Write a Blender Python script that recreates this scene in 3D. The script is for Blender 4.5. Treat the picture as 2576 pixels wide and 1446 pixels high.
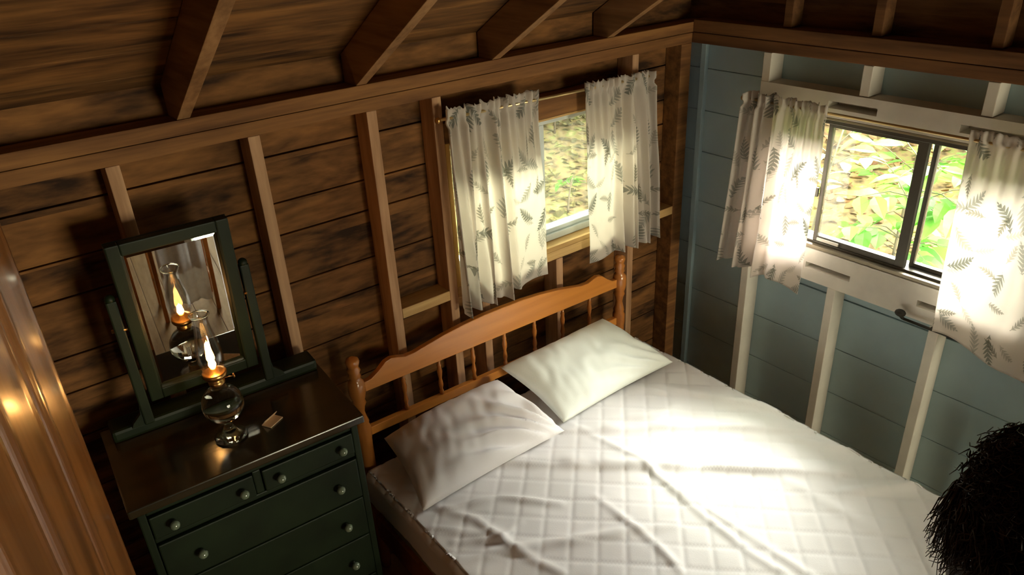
import bpy, bmesh, math, random
from mathutils import Vector, Matrix, noise
R = random.Random(7)
PI = math.pi
SC = bpy.context.scene
COL = SC.collection
for o in list(bpy.data.objects): bpy.data.objects.remove(o)

# ------------------------------------------------------------------ camera, sky, daylight, exposure
cd = bpy.data.cameras.new('camera'); cam = bpy.data.objects.new('camera', cd); COL.objects.link(cam)
cd.sensor_width = 36.0; cd.lens = 26.334; cd.clip_start = 0.02; cd.clip_end = 200
_M = ((0.786852, -0.314510, 0.530987), (-0.615443, -0.336101, 0.712928), (-0.045758, -0.887761, -0.458025))  # columns: right, down, forward
cam.matrix_world = Matrix(((_M[0][0], -_M[0][1], -_M[0][2], -2.7816), (_M[1][0], -_M[1][1], -_M[1][2], -2.2819),
                           (_M[2][0], -_M[2][1], -_M[2][2], 2.5244), (0, 0, 0, 1)))
SC.camera = cam

world = bpy.data.worlds.new('sky'); SC.world = world; world.use_nodes = True
wn = world.node_tree.nodes; wl = world.node_tree.links
sky = wn.new('ShaderNodeTexSky'); sky.sky_type = 'NISHITA'; sky.sun_disc = False
sky.sun_elevation = math.radians(52); sky.sun_rotation = math.radians(60); sky.air_density = 1.0; sky.dust_density = 3.0
mixw = wn.new('ShaderNodeMix'); mixw.data_type = 'RGBA'; mixw.inputs['Factor'].default_value = 0.65
mixw.inputs['B'].default_value = (5.2, 5.6, 4.4, 1)
wl.new(sky.outputs['Color'], mixw.inputs['A'])
wl.new(mixw.outputs['Result'], wn['Background'].inputs['Color'])
wn['Background'].inputs['Strength'].default_value = 0.31

def area(name, loc, target, sx, sy, power, color, spread=160):
    l = bpy.data.lights.new(name, 'AREA'); l.shape = 'RECTANGLE'; l.size = sx; l.size_y = sy
    l.energy = power; l.color = color; l.spread = math.radians(spread)
    o = bpy.data.objects.new(name, l); COL.objects.link(o); o.location = loc
    o.rotation_euler = (Vector(target) - Vector(loc)).to_track_quat('-Z', 'Y').to_euler()
    return o
# added area lamps outside each window, boosting its daylight and the room fill
area('added_daylight_right', (1.25, -2.25, 3.3), (-0.6, -0.55, 0.6), 2.4, 2.0, 1350, (1.0, 0.97, 0.95))
area('added_daylight_low', (2.1, -0.45, 2.65), (-0.9, -1.0, 0.8), 2.0, 1.3, 430, (1.0, 0.97, 0.95))
area('added_daylight_back', (-1.0, 1.5, 2.95), (-0.7, -0.7, 0.6), 2.0, 1.2, 420, (0.96, 1.0, 0.80))
area('added_fill_rear', (-0.7, -6.3, 1.4), (-1.3, -2.0, 1.5), 2.0, 1.6, 235, (1.0, 0.86, 0.66))

SC.view_settings.view_transform = 'Standard'; SC.view_settings.look = 'None'
SC.view_settings.gamma = 1.0; SC.view_settings.use_curve_mapping = False
SC.view_settings.exposure = 0.15

# ------------------------------------------------------------------ helpers
class MB:
    """collects shapes into one bmesh"""
    def __init__(s): s.bm = bmesh.new()
    def box(s, x0, x1, y0, y1, z0, z1, bev=0.0, mat=None):
        m = Matrix.Translation(((x0+x1)/2, (y0+y1)/2, (z0+z1)/2)) @ Matrix.Diagonal((abs(x1-x0), abs(y1-y0), abs(z1-z0), 1))
        if mat is not None: m = mat @ m
        g = bmesh.ops.create_cube(s.bm, size=1.0, matrix=m)
        if bev > 0:
            es = {e for v in g['verts'] for e in v.link_edges}
            bmesh.ops.bevel(s.bm, geom=list(es), offset=bev, segments=2, affect='EDGES', profile=0.6)
        return s
    def prism(s, pts, axis, a0, a1, bev=0.0):
        """extrude a 2D outline (list of pairs) along an axis; axis 'y': pts are (x,z); 'x': (y,z); 'z': (x,y)"""
        def mk(p, a):
            return {'y': (p[0], a, p[1]), 'x': (a, p[0], p[1]), 'z': (p[0], p[1], a)}[axis]
        v0 = [s.bm.verts.new(mk(p, a0)) for p in pts]; v1 = [s.bm.verts.new(mk(p, a1)) for p in pts]
        n = len(pts)
        fs = [s.bm.faces.new(v0), s.bm.faces.new(list(reversed(v1)))]
        for i in range(n):
            fs.append(s.bm.faces.new((v0[(i+1) % n], v0[i], v1[i], v1[(i+1) % n])))
        bmesh.ops.recalc_face_normals(s.bm, faces=fs)
        if bev > 0:
            es = [e for f in fs[:2] for e in f.edges]
            bmesh.ops.bevel(s.bm, geom=es, offset=bev, segments=2, affect='EDGES', profile=0.6)
        return s
    def lathe(s, prof, c=(0, 0, 0), n=20, rot=None, cap=True):
        rings = []
        for r, z in prof:
            ring = []
            for i in range(n):
                a = 2*PI*i/n
                p = Vector((max(r, 1e-4)*math.cos(a), max(r, 1e-4)*math.sin(a), z))
                if rot is not None: p = rot @ p
                ring.append(s.bm.verts.new(p + Vector(c)))
            rings.append(ring)
        for a, b in zip(rings, rings[1:]):
            for i in range(n):
                f = s.bm.faces.new((a[i], a[(i+1) % n], b[(i+1) % n], b[i])); f.smooth = True
        if cap:
            s.bm.faces.new(list(reversed(rings[0]))); s.bm.faces.new(rings[-1])
        return s
    def tube(s, pts, rad, n=8, cap=True):
        pts = [Vector(p) for p in pts]; k = len(pts)
        rr = rad if isinstance(rad, (list, tuple)) else [rad]*k
        up = Vector((0.13, 0.31, 0.94)); rings = []
        for i, p in enumerate(pts):
            t = (pts[min(i+1, k-1)] - pts[max(i-1, 0)]).normalized()
            if abs(t.dot(up)) > 0.97: up = Vector((0.9, 0.1, 0.2))
            a = t.cross(up).normalized(); b = t.cross(a)
            rings.append([s.bm.verts.new(p + rr[i]*(math.cos(2*PI*j/n)*a + math.sin(2*PI*j/n)*b)) for j in range(n)])
        for a, b in zip(rings, rings[1:]):
            for j in range(n):
                f = s.bm.faces.new((a[j], a[(j+1) % n], b[(j+1) % n], b[j])); f.smooth = True
        if cap:
            s.bm.faces.new(list(reversed(rings[0]))); s.bm.faces.new(rings[-1])
        return s
    def grid(s, fn, nu, nv, closed_u=False, uv=None):
        """surface from fn(u,v) -> point; uv(u,v) -> texture coordinate in metres"""
        lay = s.bm.loops.layers.uv.verify() if uv else None
        V = [[s.bm.verts.new(fn(i/nu, j/nv)) for i in range(nu + 1)] for j in range(nv + 1)]
        for j in range(nv):
            for i in range(nu):
                f = s.bm.faces.new((V[j][i], V[j][i+1], V[j+1][i+1], V[j+1][i])); f.smooth = True
                if uv:
                    for l, (a, b) in zip(f.loops, ((i, j), (i+1, j), (i+1, j+1), (i, j+1))):
                        l[lay].uv = uv(a/nu, b/nv)
        return s
    def ball(s, c, r, sx=1, sy=1, sz=1, u=16, v=10):
        g = bmesh.ops.create_uvsphere(s.bm, u_segments=u, v_segments=v, radius=r, matrix=Matrix.Translation(c) @ Matrix.Diagonal((sx, sy, sz, 1)))
        for vv in g['verts']:
            for f in vv.link_faces: f.smooth = True
        return s
    def out(s, name, mat, parent=None, solid=None, sub=0):
        bm = s.bm
        root = parent
        while root is not None and root.parent is not None: root = root.parent
        if root is not None:
            bmesh.ops.transform(bm, matrix=(Matrix.Translation(root.location) @ root.rotation_euler.to_matrix().to_4x4()).inverted() if not root.get('local') else Matrix(), verts=bm.verts)
        me = bpy.data.meshes.new(name); bm.to_mesh(me); bm.free()
        for m in (mat if isinstance(mat, (list, tuple)) else [mat]): me.materials.append(m)
        o = bpy.data.objects.new(name, me); COL.objects.link(o)
        if parent is not None: o.parent = parent
        if solid:
            md = o.modifiers.new('thick', 'SOLIDIFY'); md.thickness = solid; md.offset = 0
        if sub:
            md = o.modifiers.new('smooth', 'SUBSURF'); md.levels = sub; md.render_levels = sub
        return o

def tag(o, label=None, cat=None, group=None, kind=None):
    if label: o['label'] = label
    if cat: o['category'] = cat
    if group: o['group'] = group
    if kind: o['kind'] = kind
    return o
def thing(name, loc, label, cat, group=None, rz=0):
    o = bpy.data.objects.new(name, None); COL.objects.link(o); o.location = loc; o.rotation_euler = (0, 0, rz)
    o.empty_display_size = 0.05
    return tag(o, label, cat, group)
def sstep(a, b, x):
    t = min(1, max(0, (x-a)/(b-a))); return t*t*(3-2*t)
def n3(x, y, z=0.0): return noise.noise(Vector((x, y, z)))

# ------------------------------------------------------------------ materials
def base_mat(name):
    m = bpy.data.materials.new(name); m.use_nodes = True
    nt = m.node_tree; b = nt.nodes['Principled BSDF']
    return m, nt, b, nt.nodes, nt.links
def ramp(N, cols):
    r = N.new('ShaderNodeValToRGB'); e = r.color_ramp.elements
    while len(e) < len(cols): e.new(0.5)
    for el, (p, c) in zip(e, cols): el.position = p; el.color = (*c, 1)
    return r
def wood(name, axis, dark, light, rough=0.75, scale=5.0, stretch=0.09, knots=False, board=None, spec=0.3, coat=0.0, contrast=(0.3, 0.72)):
    m, nt, b, N, L = base_mat(name)
    tc = N.new('ShaderNodeTexCoord'); mp = N.new('ShaderNodeMapping')
    sc = [1, 1, 1]; sc['xyz'.index(axis)] = stretch
    mp.inputs['Scale'].default_value = sc
    L.new(tc.outputs['Object'], mp.inputs['Vector'])
    vec = mp.outputs['Vector']
    if board:   # offset the grain from board to board (band axis, width)
        sep = N.new('ShaderNodeSeparateXYZ'); L.new(tc.outputs['Object'], sep.inputs[0])
        dv = N.new('ShaderNodeMath'); dv.operation = 'DIVIDE'; dv.inputs[1].default_value = board[1]
        L.new(sep.outputs['xyz'.index(board[0])], dv.inputs[0])
        fl = N.new('ShaderNodeMath'); fl.operation = 'FLOOR'; L.new(dv.outputs[0], fl.inputs[0])
        wnz = N.new('ShaderNodeTexWhiteNoise'); wnz.noise_dimensions = '1D'; L.new(fl.outputs[0], wnz.inputs['W'])
        vm = N.new('ShaderNodeVectorMath'); vm.operation = 'MULTIPLY_ADD'
        L.new(wnz.outputs['Color'], vm.inputs[0]); vm.inputs[1].default_value = (7, 7, 7); L.new(vec, vm.inputs[2])
        vec = vm.outputs[0]
    n1 = N.new('ShaderNodeTexNoise'); n1.inputs['Scale'].default_value = scale*3; n1.inputs['Detail'].default_value = 6; n1.inputs['Distortion'].default_value = 0.6
    n2 = N.new('ShaderNodeTexNoise'); n2.inputs['Scale'].default_value = scale*14; n2.inputs['Detail'].default_value = 3
    L.new(vec, n1.inputs['Vector']); L.new(vec, n2.inputs['Vector'])
    mx = N.new('ShaderNodeMath'); mx.operation = 'MULTIPLY_ADD'; mx.inputs[1].default_value = 0.35
    L.new(n2.outputs['Fac'], mx.inputs[0])
    sb = N.new('ShaderNodeMath'); sb.operation = 'SUBTRACT'; sb.inputs[1].default_value = 0.175
    L.new(n1.outputs['Fac'], sb.inputs[0]); L.new(sb.outputs[0], mx.inputs[2])
    fac = mx.outputs[0]
    rp = ramp(N, ((contrast[0], dark), (contrast[1], light)))
    L.new(fac, rp.inputs['Fac'])
    colr = rp.outputs['Color']
    if knots:
        mp2 = N.new('ShaderNodeMapping'); s2 = [1, 1, 1]; s2['xyz'.index(axis)] = 0.45; mp2.inputs['Scale'].default_value = s2
        L.new(tc.outputs['Object'], mp2.inputs['Vector'])
        vo = N.new('ShaderNodeTexVoronoi'); vo.inputs['Scale'].default_value = 4.2; L.new(mp2.outputs['Vector'], vo.inputs['Vector'])
        kr = ramp(N, ((0.02, (0.16, 0.13, 0.1)), (0.13, (1, 1, 1)))); L.new(vo.outputs['Distance'], kr.inputs['Fac'])
        ml = N.new('ShaderNodeMix'); ml.data_type = 'RGBA'; ml.blend_type = 'MULTIPLY'; ml.inputs['Factor'].default_value = 0.85
        L.new(colr, ml.inputs['A']); L.new(kr.outputs['Color'], ml.inputs['B']); colr = ml.outputs['Result']
    L.new(colr, b.inputs['Base Color'])
    b.inputs['Roughness'].default_value = rough; b.inputs['Specular IOR Level'].default_value = spec
    b.inputs['Coat Weight'].default_value = coat; b.inputs['Coat Roughness'].default_value = 0.15
    bp = N.new('ShaderNodeBump'); bp.inputs['Strength'].default_value = 0.25; bp.inputs['Distance'].default_value = 0.004
    L.new(fac, bp.inputs['Height']); L.new(bp.outputs['Normal'], b.inputs['Normal'])
    return m
def plain(name, c, rough=0.5, metal=0.0, var=0.12, scale=9, spec=0.5, bump=0.0):
    m, nt, b, N, L = base_mat(name)
    tc = N.new('ShaderNodeTexCoord'); nz = N.new('ShaderNodeTexNoise'); nz.inputs['Scale'].default_value = scale; nz.inputs['Detail'].default_value = 5
    L.new(tc.outputs['Object'], nz.inputs['Vector'])
    rp = ramp(N, ((0.3, tuple(x*(1-var) for x in c)), (0.7, tuple(min(1, x*(1+var)) for x in c))))
    L.new(nz.outputs['Fac'], rp.inputs['Fac']); L.new(rp.outputs['Color'], b.inputs['Base Color'])
    b.inputs['Roughness'].default_value = rough; b.inputs['Metallic'].default_value = metal; b.inputs['Specular IOR Level'].default_value = spec
    if bump:
        bp = N.new('ShaderNodeBump'); bp.inputs['Strength'].default_value = bump; bp.inputs['Distance'].default_value = 0.003
        L.new(nz.outputs['Fac'], bp.inputs['Height']); L.new(bp.outputs['Normal'], b.inputs['Normal'])
    return m
def pane_mat(name, tint=(0.97, 1.0, 0.97), gloss=0.06, edge=0.9):
    m = bpy.data.materials.new(name); m.use_nodes = True; nt = m.node_tree; N = nt.nodes; L = nt.links
    N.remove(N['Principled BSDF'])
    t = N.new('ShaderNodeBsdfTransparent'); t.inputs[0].default_value = (*tint, 1)
    g = N.new('ShaderNodeBsdfGlossy'); g.inputs['Roughness'].default_value = 0.02
    lw = N.new('ShaderNodeLayerWeight'); lw.inputs['Blend'].default_value = 0.25
    mt = N.new('ShaderNodeMath'); mt.operation = 'MULTIPLY_ADD'; mt.inputs[1].default_value = edge; mt.inputs[2].default_value = gloss
    mt.use_clamp = True
    L.new(lw.outputs['Fresnel'], mt.inputs[0])
    mx = N.new('ShaderNodeMixShader'); L.new(mt.outputs[0], mx.inputs[0]); L.new(t.outputs[0], mx.inputs[1]); L.new(g.outputs[0], mx.inputs[2])
    L.new(mx.outputs[0], N['Material Output'].inputs['Surface'])
    return m
def cloth(name, c, trans=0.0, rough=0.9, bump=0.25, scale=260, pattern=False):
    m, nt, b, N, L = base_mat(name)
    tc = N.new('ShaderNodeTexCoord')
    nz = N.new('ShaderNodeTexNoise'); nz.inputs['Scale'].default_value = scale; nz.inputs['Detail'].default_value = 2
    L.new(tc.outputs['Object'], nz.inputs['Vector'])
    nb = N.new('ShaderNodeTexNoise'); nb.inputs['Scale'].default_value = 5; L.new(tc.outputs['Object'], nb.inputs['Vector'])
    rp = ramp(N, ((0.3, tuple(x*0.93 for x in c)), (0.7, c))); L.new(nb.outputs['Fac'], rp.inputs['Fac'])
    colr = rp.outputs['Color']
    if pattern: colr = frond(N, L, colr)
    bp = N.new('ShaderNodeBump'); bp.inputs['Strength'].default_value = bump; bp.inputs['Distance'].default_value = 0.001
    L.new(nz.outputs['Fac'], bp.inputs['Height'])
    L.new(bp.outputs['Normal'], b.inputs['Normal']); L.new(colr, b.inputs['Base Color'])
    b.inputs['Roughness'].default_value = rough; b.inputs['Specular IOR Level'].default_value = 0.15
    b.inputs['Sheen Weight'].default_value = 0.15
    if trans:
        tr = N.new('ShaderNodeBsdfTranslucent'); L.new(colr, tr.inputs['Color'])
        mx = N.new('ShaderNodeMixShader'); mx.inputs[0].default_value = trans
        L.new(b.outputs[0], mx.inputs[1]); L.new(tr.outputs[0], mx.inputs[2])
        L.new(mx.outputs[0], N['Material Output'].inputs['Surface'])
    return m
def frond(N, L, base):
    """grey printed fern sprigs scattered over the cloth, in UV metres"""
    def math_(op, a, b=None, c=None):
        n = N.new('ShaderNodeMath'); n.operation = op
        for i, x in enumerate((a, b, c)):
            if x is None: continue
            if isinstance(x, (int, float)): n.inputs[i].default_value = x
            else: L.new(x, n.inputs[i])
        return n.outputs[0]
    uvn = N.new('ShaderNodeUVMap'); out = base
    for k, (scl, ln, sp, wd, seed) in enumerate(((8.2, 0.066, 0.017, 0.028, 0.0), (9.0, 0.048, 0.014, 0.017, 3.7))):
        mp = N.new('ShaderNodeMapping'); mp.inputs['Location'].default_value = (seed, seed*1.7, 0); L.new(uvn.outputs['UV'], mp.inputs['Vector'])
        vo = N.new('ShaderNodeTexVoronoi'); vo.voronoi_dimensions = '2D'; vo.inputs['Scale'].default_value = scl; vo.inputs['Randomness'].default_value = 0.75
        L.new(mp.outputs['Vector'], vo.inputs['Vector'])
        df = N.new('ShaderNodeVectorMath'); df.operation = 'SUBTRACT'; L.new(mp.outputs['Vector'], df.inputs[0]); L.new(vo.outputs['Position'], df.inputs[1])
        sc = N.new('ShaderNodeSeparateColor'); L.new(vo.outputs['Color'], sc.inputs[0])
        ang = math_('MULTIPLY', sc.outputs[0], 6.283)
        rot = N.new('ShaderNodeVectorRotate'); rot.rotation_type = 'Z_AXIS'; L.new(df.outputs[0], rot.inputs['Vector']); L.new(ang, rot.inputs['Angle'])
        sx = N.new('ShaderNodeSeparateXYZ'); L.new(rot.outputs[0], sx.inputs[0])
        bend = math_('MULTIPLY', math_('MULTIPLY', sx.outputs[1], sx.outputs[1]), 3.0)
        a = math_('ABSOLUTE', math_('ADD', sx.outputs[0], bend)); bq = sx.outputs[1]
        t = math_('DIVIDE', bq, ln)
        env = math_('MULTIPLY', math_('SUBTRACT', 1.0, math_('MULTIPLY', t, t)), wd)
        ph = math_('SUBTRACT', bq, math_('MULTIPLY', a, 0.85))
        cell = math_('ABSOLUTE', math_('SUBTRACT', math_('FRACT', math_('DIVIDE', ph, sp)), 0.5))
        ra = math_('DIVIDE', a, math_('MAXIMUM', env, 0.001))
        lw = math_('MULTIPLY', math_('SUBTRACT', 1.0, math_('MULTIPLY', ra, ra)), 0.40)
        leaf = math_('MULTIPLY', math_('LESS_THAN', cell, lw), math_('LESS_THAN', a, env))
        stem = math_('MULTIPLY', math_('LESS_THAN', a, 0.0016), math_('LESS_THAN', math_('ABSOLUTE', bq), ln))
        mk = math_('MAXIMUM', leaf, stem)
        mk = math_('MULTIPLY', mk, math_('GREATER_THAN', sc.outputs[1], 0.30))
        mk = math_('MULTIPLY', mk, math_('MULTIPLY_ADD', sc.outputs[2], 0.42, 0.30))
        mx = N.new('ShaderNodeMix'); mx.data_type = 'RGBA'; L.new(mk, mx.inputs['Factor']); L.new(out, mx.inputs['A'])
        mx.inputs['B'].default_value = ((0.17, 0.19, 0.15, 1), (0.25, 0.24, 0.18, 1))[k]
        out = mx.outputs['Result']
    return out
def emit(name, c, s):
    m = bpy.data.materials.new(name); m.use_nodes = True; N = m.node_tree.nodes; L = m.node_tree.links
    N.remove(N['Principled BSDF']); e = N.new('ShaderNodeEmission'); e.inputs[0].default_value = (*c, 1); e.inputs[1].default_value = s
    L.new(e.outputs[0], N['Material Output'].inputs['Surface']); return m
def leafmat(name, c1, c2, trans=0.45):
    m, nt, b, N, L = base_mat(name)
    ge = N.new('ShaderNodeNewGeometry')
    rp = ramp(N, ((0.0, c1), (1.0, c2))); L.new(ge.outputs['Random Per Island'], rp.inputs['Fac'])
    L.new(rp.outputs['Color'], b.inputs['Base Color']); b.inputs['Roughness'].default_value = 0.5
    tr = N.new('ShaderNodeBsdfTranslucent'); L.new(rp.outputs['Color'], tr.inputs['Color'])
    mx = N.new('ShaderNodeMixShader'); mx.inputs[0].default_value = trans
    L.new(b.outputs[0], mx.inputs[1]); L.new(tr.outputs[0], mx.inputs[2]); L.new(mx.outputs[0], N['Material Output'].inputs['Surface'])
    return m

M = {}
M['board_x'] = wood('old brown wall boards', 'x', (0.026, 0.009, 0.002), (0.29, 0.125, 0.034), 0.8, 4.0, 0.24, knots=True, board=('z', 0.15))
M['board_y'] = wood('old brown gable boards', 'y', (0.035, 0.013, 0.005), (0.20, 0.09, 0.03), 0.8, 4.5, 0.14, board=('z', 0.15))
M['roof'] = wood('old brown roof boards', 'x', (0.026, 0.009, 0.002), (0.25, 0.112, 0.030), 0.8, 4.2, 0.14, board=('y', 0.15))
M['stud'] = wood('bare stud wood', 'z', (0.32, 0.165, 0.08), (0.60, 0.36, 0.20), 0.75, 6, 0.08)
M['plate'] = wood('brown plate wood x', 'x', (0.11, 0.042, 0.012), (0.30, 0.135, 0.040), 0.75, 6, 0.08)
M['plate_y'] = wood('brown plate wood y', 'y', (0.09, 0.036, 0.012), (0.22, 0.10, 0.034), 0.75, 6, 0.08)
M['rafter'] = wood('rafter wood', 'y', (0.16, 0.075, 0.026), (0.34, 0.175, 0.07), 0.75, 6, 0.08)
M['pine_x'] = wood('pale pine rail', 'x', (0.42, 0.24, 0.08), (0.66, 0.43, 0.18), 0.65, 6, 0.08)
M['pine_z'] = wood('pale pine jamb', 'z', (0.40, 0.22, 0.05), (0.62, 0.38, 0.11), 0.65, 6, 0.08)
M['maple'] = wood('orange varnished maple', 'x', (0.52, 0.175, 0.028), (0.76, 0.30, 0.055), 0.32, 4, 0.06, spec=0.5, coat=0.35, contrast=(0.2, 0.8))
M['maple_z'] = wood('turned varnished maple', 'z', (0.34, 0.11, 0.022), (0.56, 0.21, 0.045), 0.22, 4, 0.15, spec=0.5, coat=0.6)
M['door'] = wood('varnished door planks', 'z', (0.13, 0.045, 0.011), (0.30, 0.115, 0.030), 0.30, 4, 0.05, spec=0.5, coat=0.3)
M['floor'] = wood('worn floor boards', 'y', (0.30, 0.17, 0.06), (0.52, 0.33, 0.14), 0.5, 4, 0.08, board=('x', 0.12))
M['blue'] = plain('blue grey painted boards', (0.41, 0.55, 0.59), 0.55, var=0.10, scale=3, spec=0.35, bump=0.1)
M['cream'] = plain('cream white paint', (0.74, 0.68, 0.58), 0.45, var=0.06, scale=12, spec=0.4, bump=0.1)
M['green'] = plain('dark green paint', (0.0075, 0.014, 0.005), 0.5, var=0.35, scale=8, spec=0.25, bump=0.08)
M['dresser_top'] = wood('dark stained dresser top', 'x', (0.012, 0.010, 0.005), (0.045, 0.028, 0.011), 0.2, 5, 0.07, spec=0.55, coat=0.6)
M['knob'] = plain('greenish glass knobs', (0.13, 0.16, 0.11), 0.08, var=0.05, spec=0.9)
M['brass'] = plain('aged brass', (0.55, 0.30, 0.10), 0.3, 1.0, 0.2)
M['rodmetal'] = plain('gilt curtain rod', (0.72, 0.55, 0.28), 0.3, 0.9, 0.1)
M['bronze'] = plain('dark bronze aluminium', (0.10, 0.088, 0.068), 0.38, 0.55, 0.1)
M['bronze_mid'] = plain('tan aluminium track', (0.30, 0.25, 0.17), 0.35, 0.6, 0.1)
M['alu'] = plain('pale aluminium', (0.55, 0.60, 0.60), 0.4, 0.3, 0.05)
M['darkmetal'] = plain('dark iron', (0.05, 0.045, 0.035), 0.45, 0.7, 0.2)
M['pane'] = pane_mat('window pane glass')
M['lampglass'] = pane_mat('chimney glass', (0.985, 0.975, 0.95), 0.07, 0.35)
M['mirror'], _nt, _b, _N, _L = base_mat('mirror silver')
_b.inputs['Base Color'].default_value = (0.86, 0.86, 0.82, 1); _b.inputs['Metallic'].default_value = 1; _b.inputs['Roughness'].default_value = 0.015
_nz = _N.new('ShaderNodeTexNoise'); _nz.inputs['Scale'].default_value = 30; _rp = ramp(_N, ((0.3, (0.80, 0.80, 0.76)), (0.6, (0.88, 0.88, 0.84)))); _L.new(_nz.outputs['Fac'], _rp.inputs['Fac']); _L.new(_rp.outputs['Color'], _b.inputs['Base Color'])
M['fontglass'], _nt, _b, _N, _L = base_mat('thick lamp glass')
_b.inputs['Base Color'].default_value = (0.93, 0.93, 0.82, 1); _b.inputs['Transmission Weight'].default_value = 1; _b.inputs['Roughness'].default_value = 0.03; _b.inputs['IOR'].default_value = 1.4
_nz = _N.new('ShaderNodeTexNoise'); _nz.inputs['Scale'].default_value = 25; _bp = _N.new('ShaderNodeBump'); _bp.inputs['Strength'].default_value = 0.08; _L.new(_nz.outputs['Fac'], _bp.inputs['Height']); _L.new(_bp.outputs['Normal'], _b.inputs['Normal'])
M['sheet'] = cloth('white quilted cotton', (0.84, 0.80, 0.78), 0.0, 0.85)
M['pillow_grey'] = cloth('pale greenish pillowcase', (0.83, 0.85, 0.77))
M['pillow_white'] = cloth('white pillowcase', (0.88, 0.84, 0.83))
M['mattress'] = cloth('beige mattress ticking', (0.42, 0.35, 0.24))
M['curtain'] = cloth('leaf print curtain', (0.84, 0.78, 0.71), 0.58, 0.9, pattern=True)
M['white_curtain'] = cloth('plain white curtain', (0.85, 0.83, 0.80), 0.4)
M['paper'] = plain('tan paper', (0.6, 0.42, 0.26), 0.5, var=0.1)
M['hair'] = plain('dark brown hair', (0.022, 0.011, 0.006), 0.45, var=0.4, scale=40, spec=0.3)
M['skin'] = plain('skin', (0.20, 0.10, 0.065), 0.5, var=0.05)
M['shirt'] = cloth('dark brown knit', (0.03, 0.02, 0.015))
M['trousers'] = cloth('dark navy cloth', (0.02, 0.022, 0.03))
M['leaf_green'] = leafmat('fresh green leaves', (0.07, 0.27, 0.02), (0.24, 0.50, 0.06))
M['leaf_pale'] = leafmat('pale green leaves', (0.20, 0.38, 0.10), (0.42, 0.60, 0.22))
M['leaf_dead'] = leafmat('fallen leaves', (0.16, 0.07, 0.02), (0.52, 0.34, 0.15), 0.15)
M['bark'] = plain('sapling bark', (0.12, 0.09, 0.05), 0.8, var=0.3)
# leaf litter soil
M['soil'], _nt, _b, _N, _L = base_mat('leaf litter soil')
_tc = _N.new('ShaderNodeTexCoord'); _nz = _N.new('ShaderNodeTexNoise'); _nz.inputs['Scale'].default_value = 9; _nz.inputs['Detail'].default_value = 8
_L.new(_tc.outputs['Object'], _nz.inputs['Vector'])
_rp = ramp(_N, ((0.30, (0.06, 0.04, 0.015)), (0.5, (0.26, 0.18, 0.07)), (0.62, (0.20, 0.22, 0.05)), (0.75, (0.48, 0.36, 0.18)))); _L.new(_nz.outputs['Fac'], _rp.inputs['Fac']); _L.new(_rp.outputs['Color'], _b.inputs['Base Color']); _b.inputs['Roughness'].default_value = 0.9

# ------------------------------------------------------------------ room shell
ZP0, ZP1 = 1.92, 2.01          # underside and top of the wall plates
RS = 0.60                      # roof slope
def struct(o): o['kind'] = 'structure'; return o
# wood wall (back): horizontal boards with a window opening
WX0, WX1, WZ0, WZ1 = -1.33, -0.40, 1.175, 1.735
mb = MB()
zs = [0.0, 0.17, 0.35, 0.53, 0.70, 0.88, 1.08, 1.24, 1.36, 1.545, 1.66, 1.82, 2.0, 2.16]
for a, b in zip(zs, zs[1:]):
    segs = [(-3.45, 0.11)]
    if b > WZ0 and a < WZ1: segs = [(-3.45, WX0), (WX1, 0.11)]
    for s0, s1 in segs: mb.box(s0, s1, 0.09+R.uniform(0, .003), 0.115, a+0.0025, b-0.0025, 0.003)
for s0, s1, a, b in ((-3.45, WX0, 0, 2.16), (WX1, 0.11, 0, 2.16), (WX0, WX1, 0, WZ0), (WX0, WX1, WZ1, 2.16)): mb.box(s0, s1, 0.116, 0.13, a, b)
for s0, s1, a, b in ((WX0, WX1, 1.08, WZ0-0.001), (WX0, WX1, WZ1+0.001, 1.82)): mb.box(s0, s1, 0.091, 0.115, a+0.002, b)
wall_back = struct(mb.out('wall_back', M['board_x']))
def child(name, mat, parent, *boxes, bev=0.003):
    m = MB()
    for bx in boxes: m.box(*bx, bev)
    return m.out(name, mat, parent)
S = 0.4064
for xs in (-3.258, -2.852, -2.445, -2.039, -1.632): child('stud', M['stud'], wall_back, (xs-0.019, xs+0.019, 0, 0.09, 0.05, ZP0))
child('stud', M['stud'], wall_back, (-1.392, -1.354, 0, 0.09, 0.05, ZP0))
child('stud', M['stud'], wall_back, (-0.38, -0.342, 0, 0.09, 0.05, ZP0))
child('cripple_stud', M['stud'], wall_back, (-1.239, -1.201, 0.0, 0.09, 0.05, 1.108))
child('cripple_stud', M['stud'], wall_back, (-0.83, -0.792, 0.0, 0.09, 0.05, 1.108))
child('corner_post', M['plate'], wall_back, (-0.068, 0.0, 0, 0.09, 0.0, ZP0))
child('top_plate', M['plate'], wall_back, (-3.45, 0.09, 0, 0.09, ZP0, 1.964))
child('top_plate', M['plate'], wall_back, (-3.45, 0.09, -0.002, 0.09, 1.966, ZP1))
child('sole_plate', M['plate'], wall_back, (-3.45, 0.0, 0, 0.09, 0.0, 0.045))
child('sill_rail', M['pine_x'], wall_back, (-1.612, -1.392, 0.0, 0.09, 1.110, 1.152))
child('sill_rail', M['pine_x'], wall_back, (-1.353, -0.381, 0.0, 0.09, 1.110, 1.152))
child('sill_rail', M['pine_x'], wall_back, (-0.341, -0.069, 0.0, 0.09, 1.110, 1.152))
child('header', M['plate'], wall_back, (-1.353, -0.381, 0.0, 0.09, 1.745, 1.822))

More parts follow.
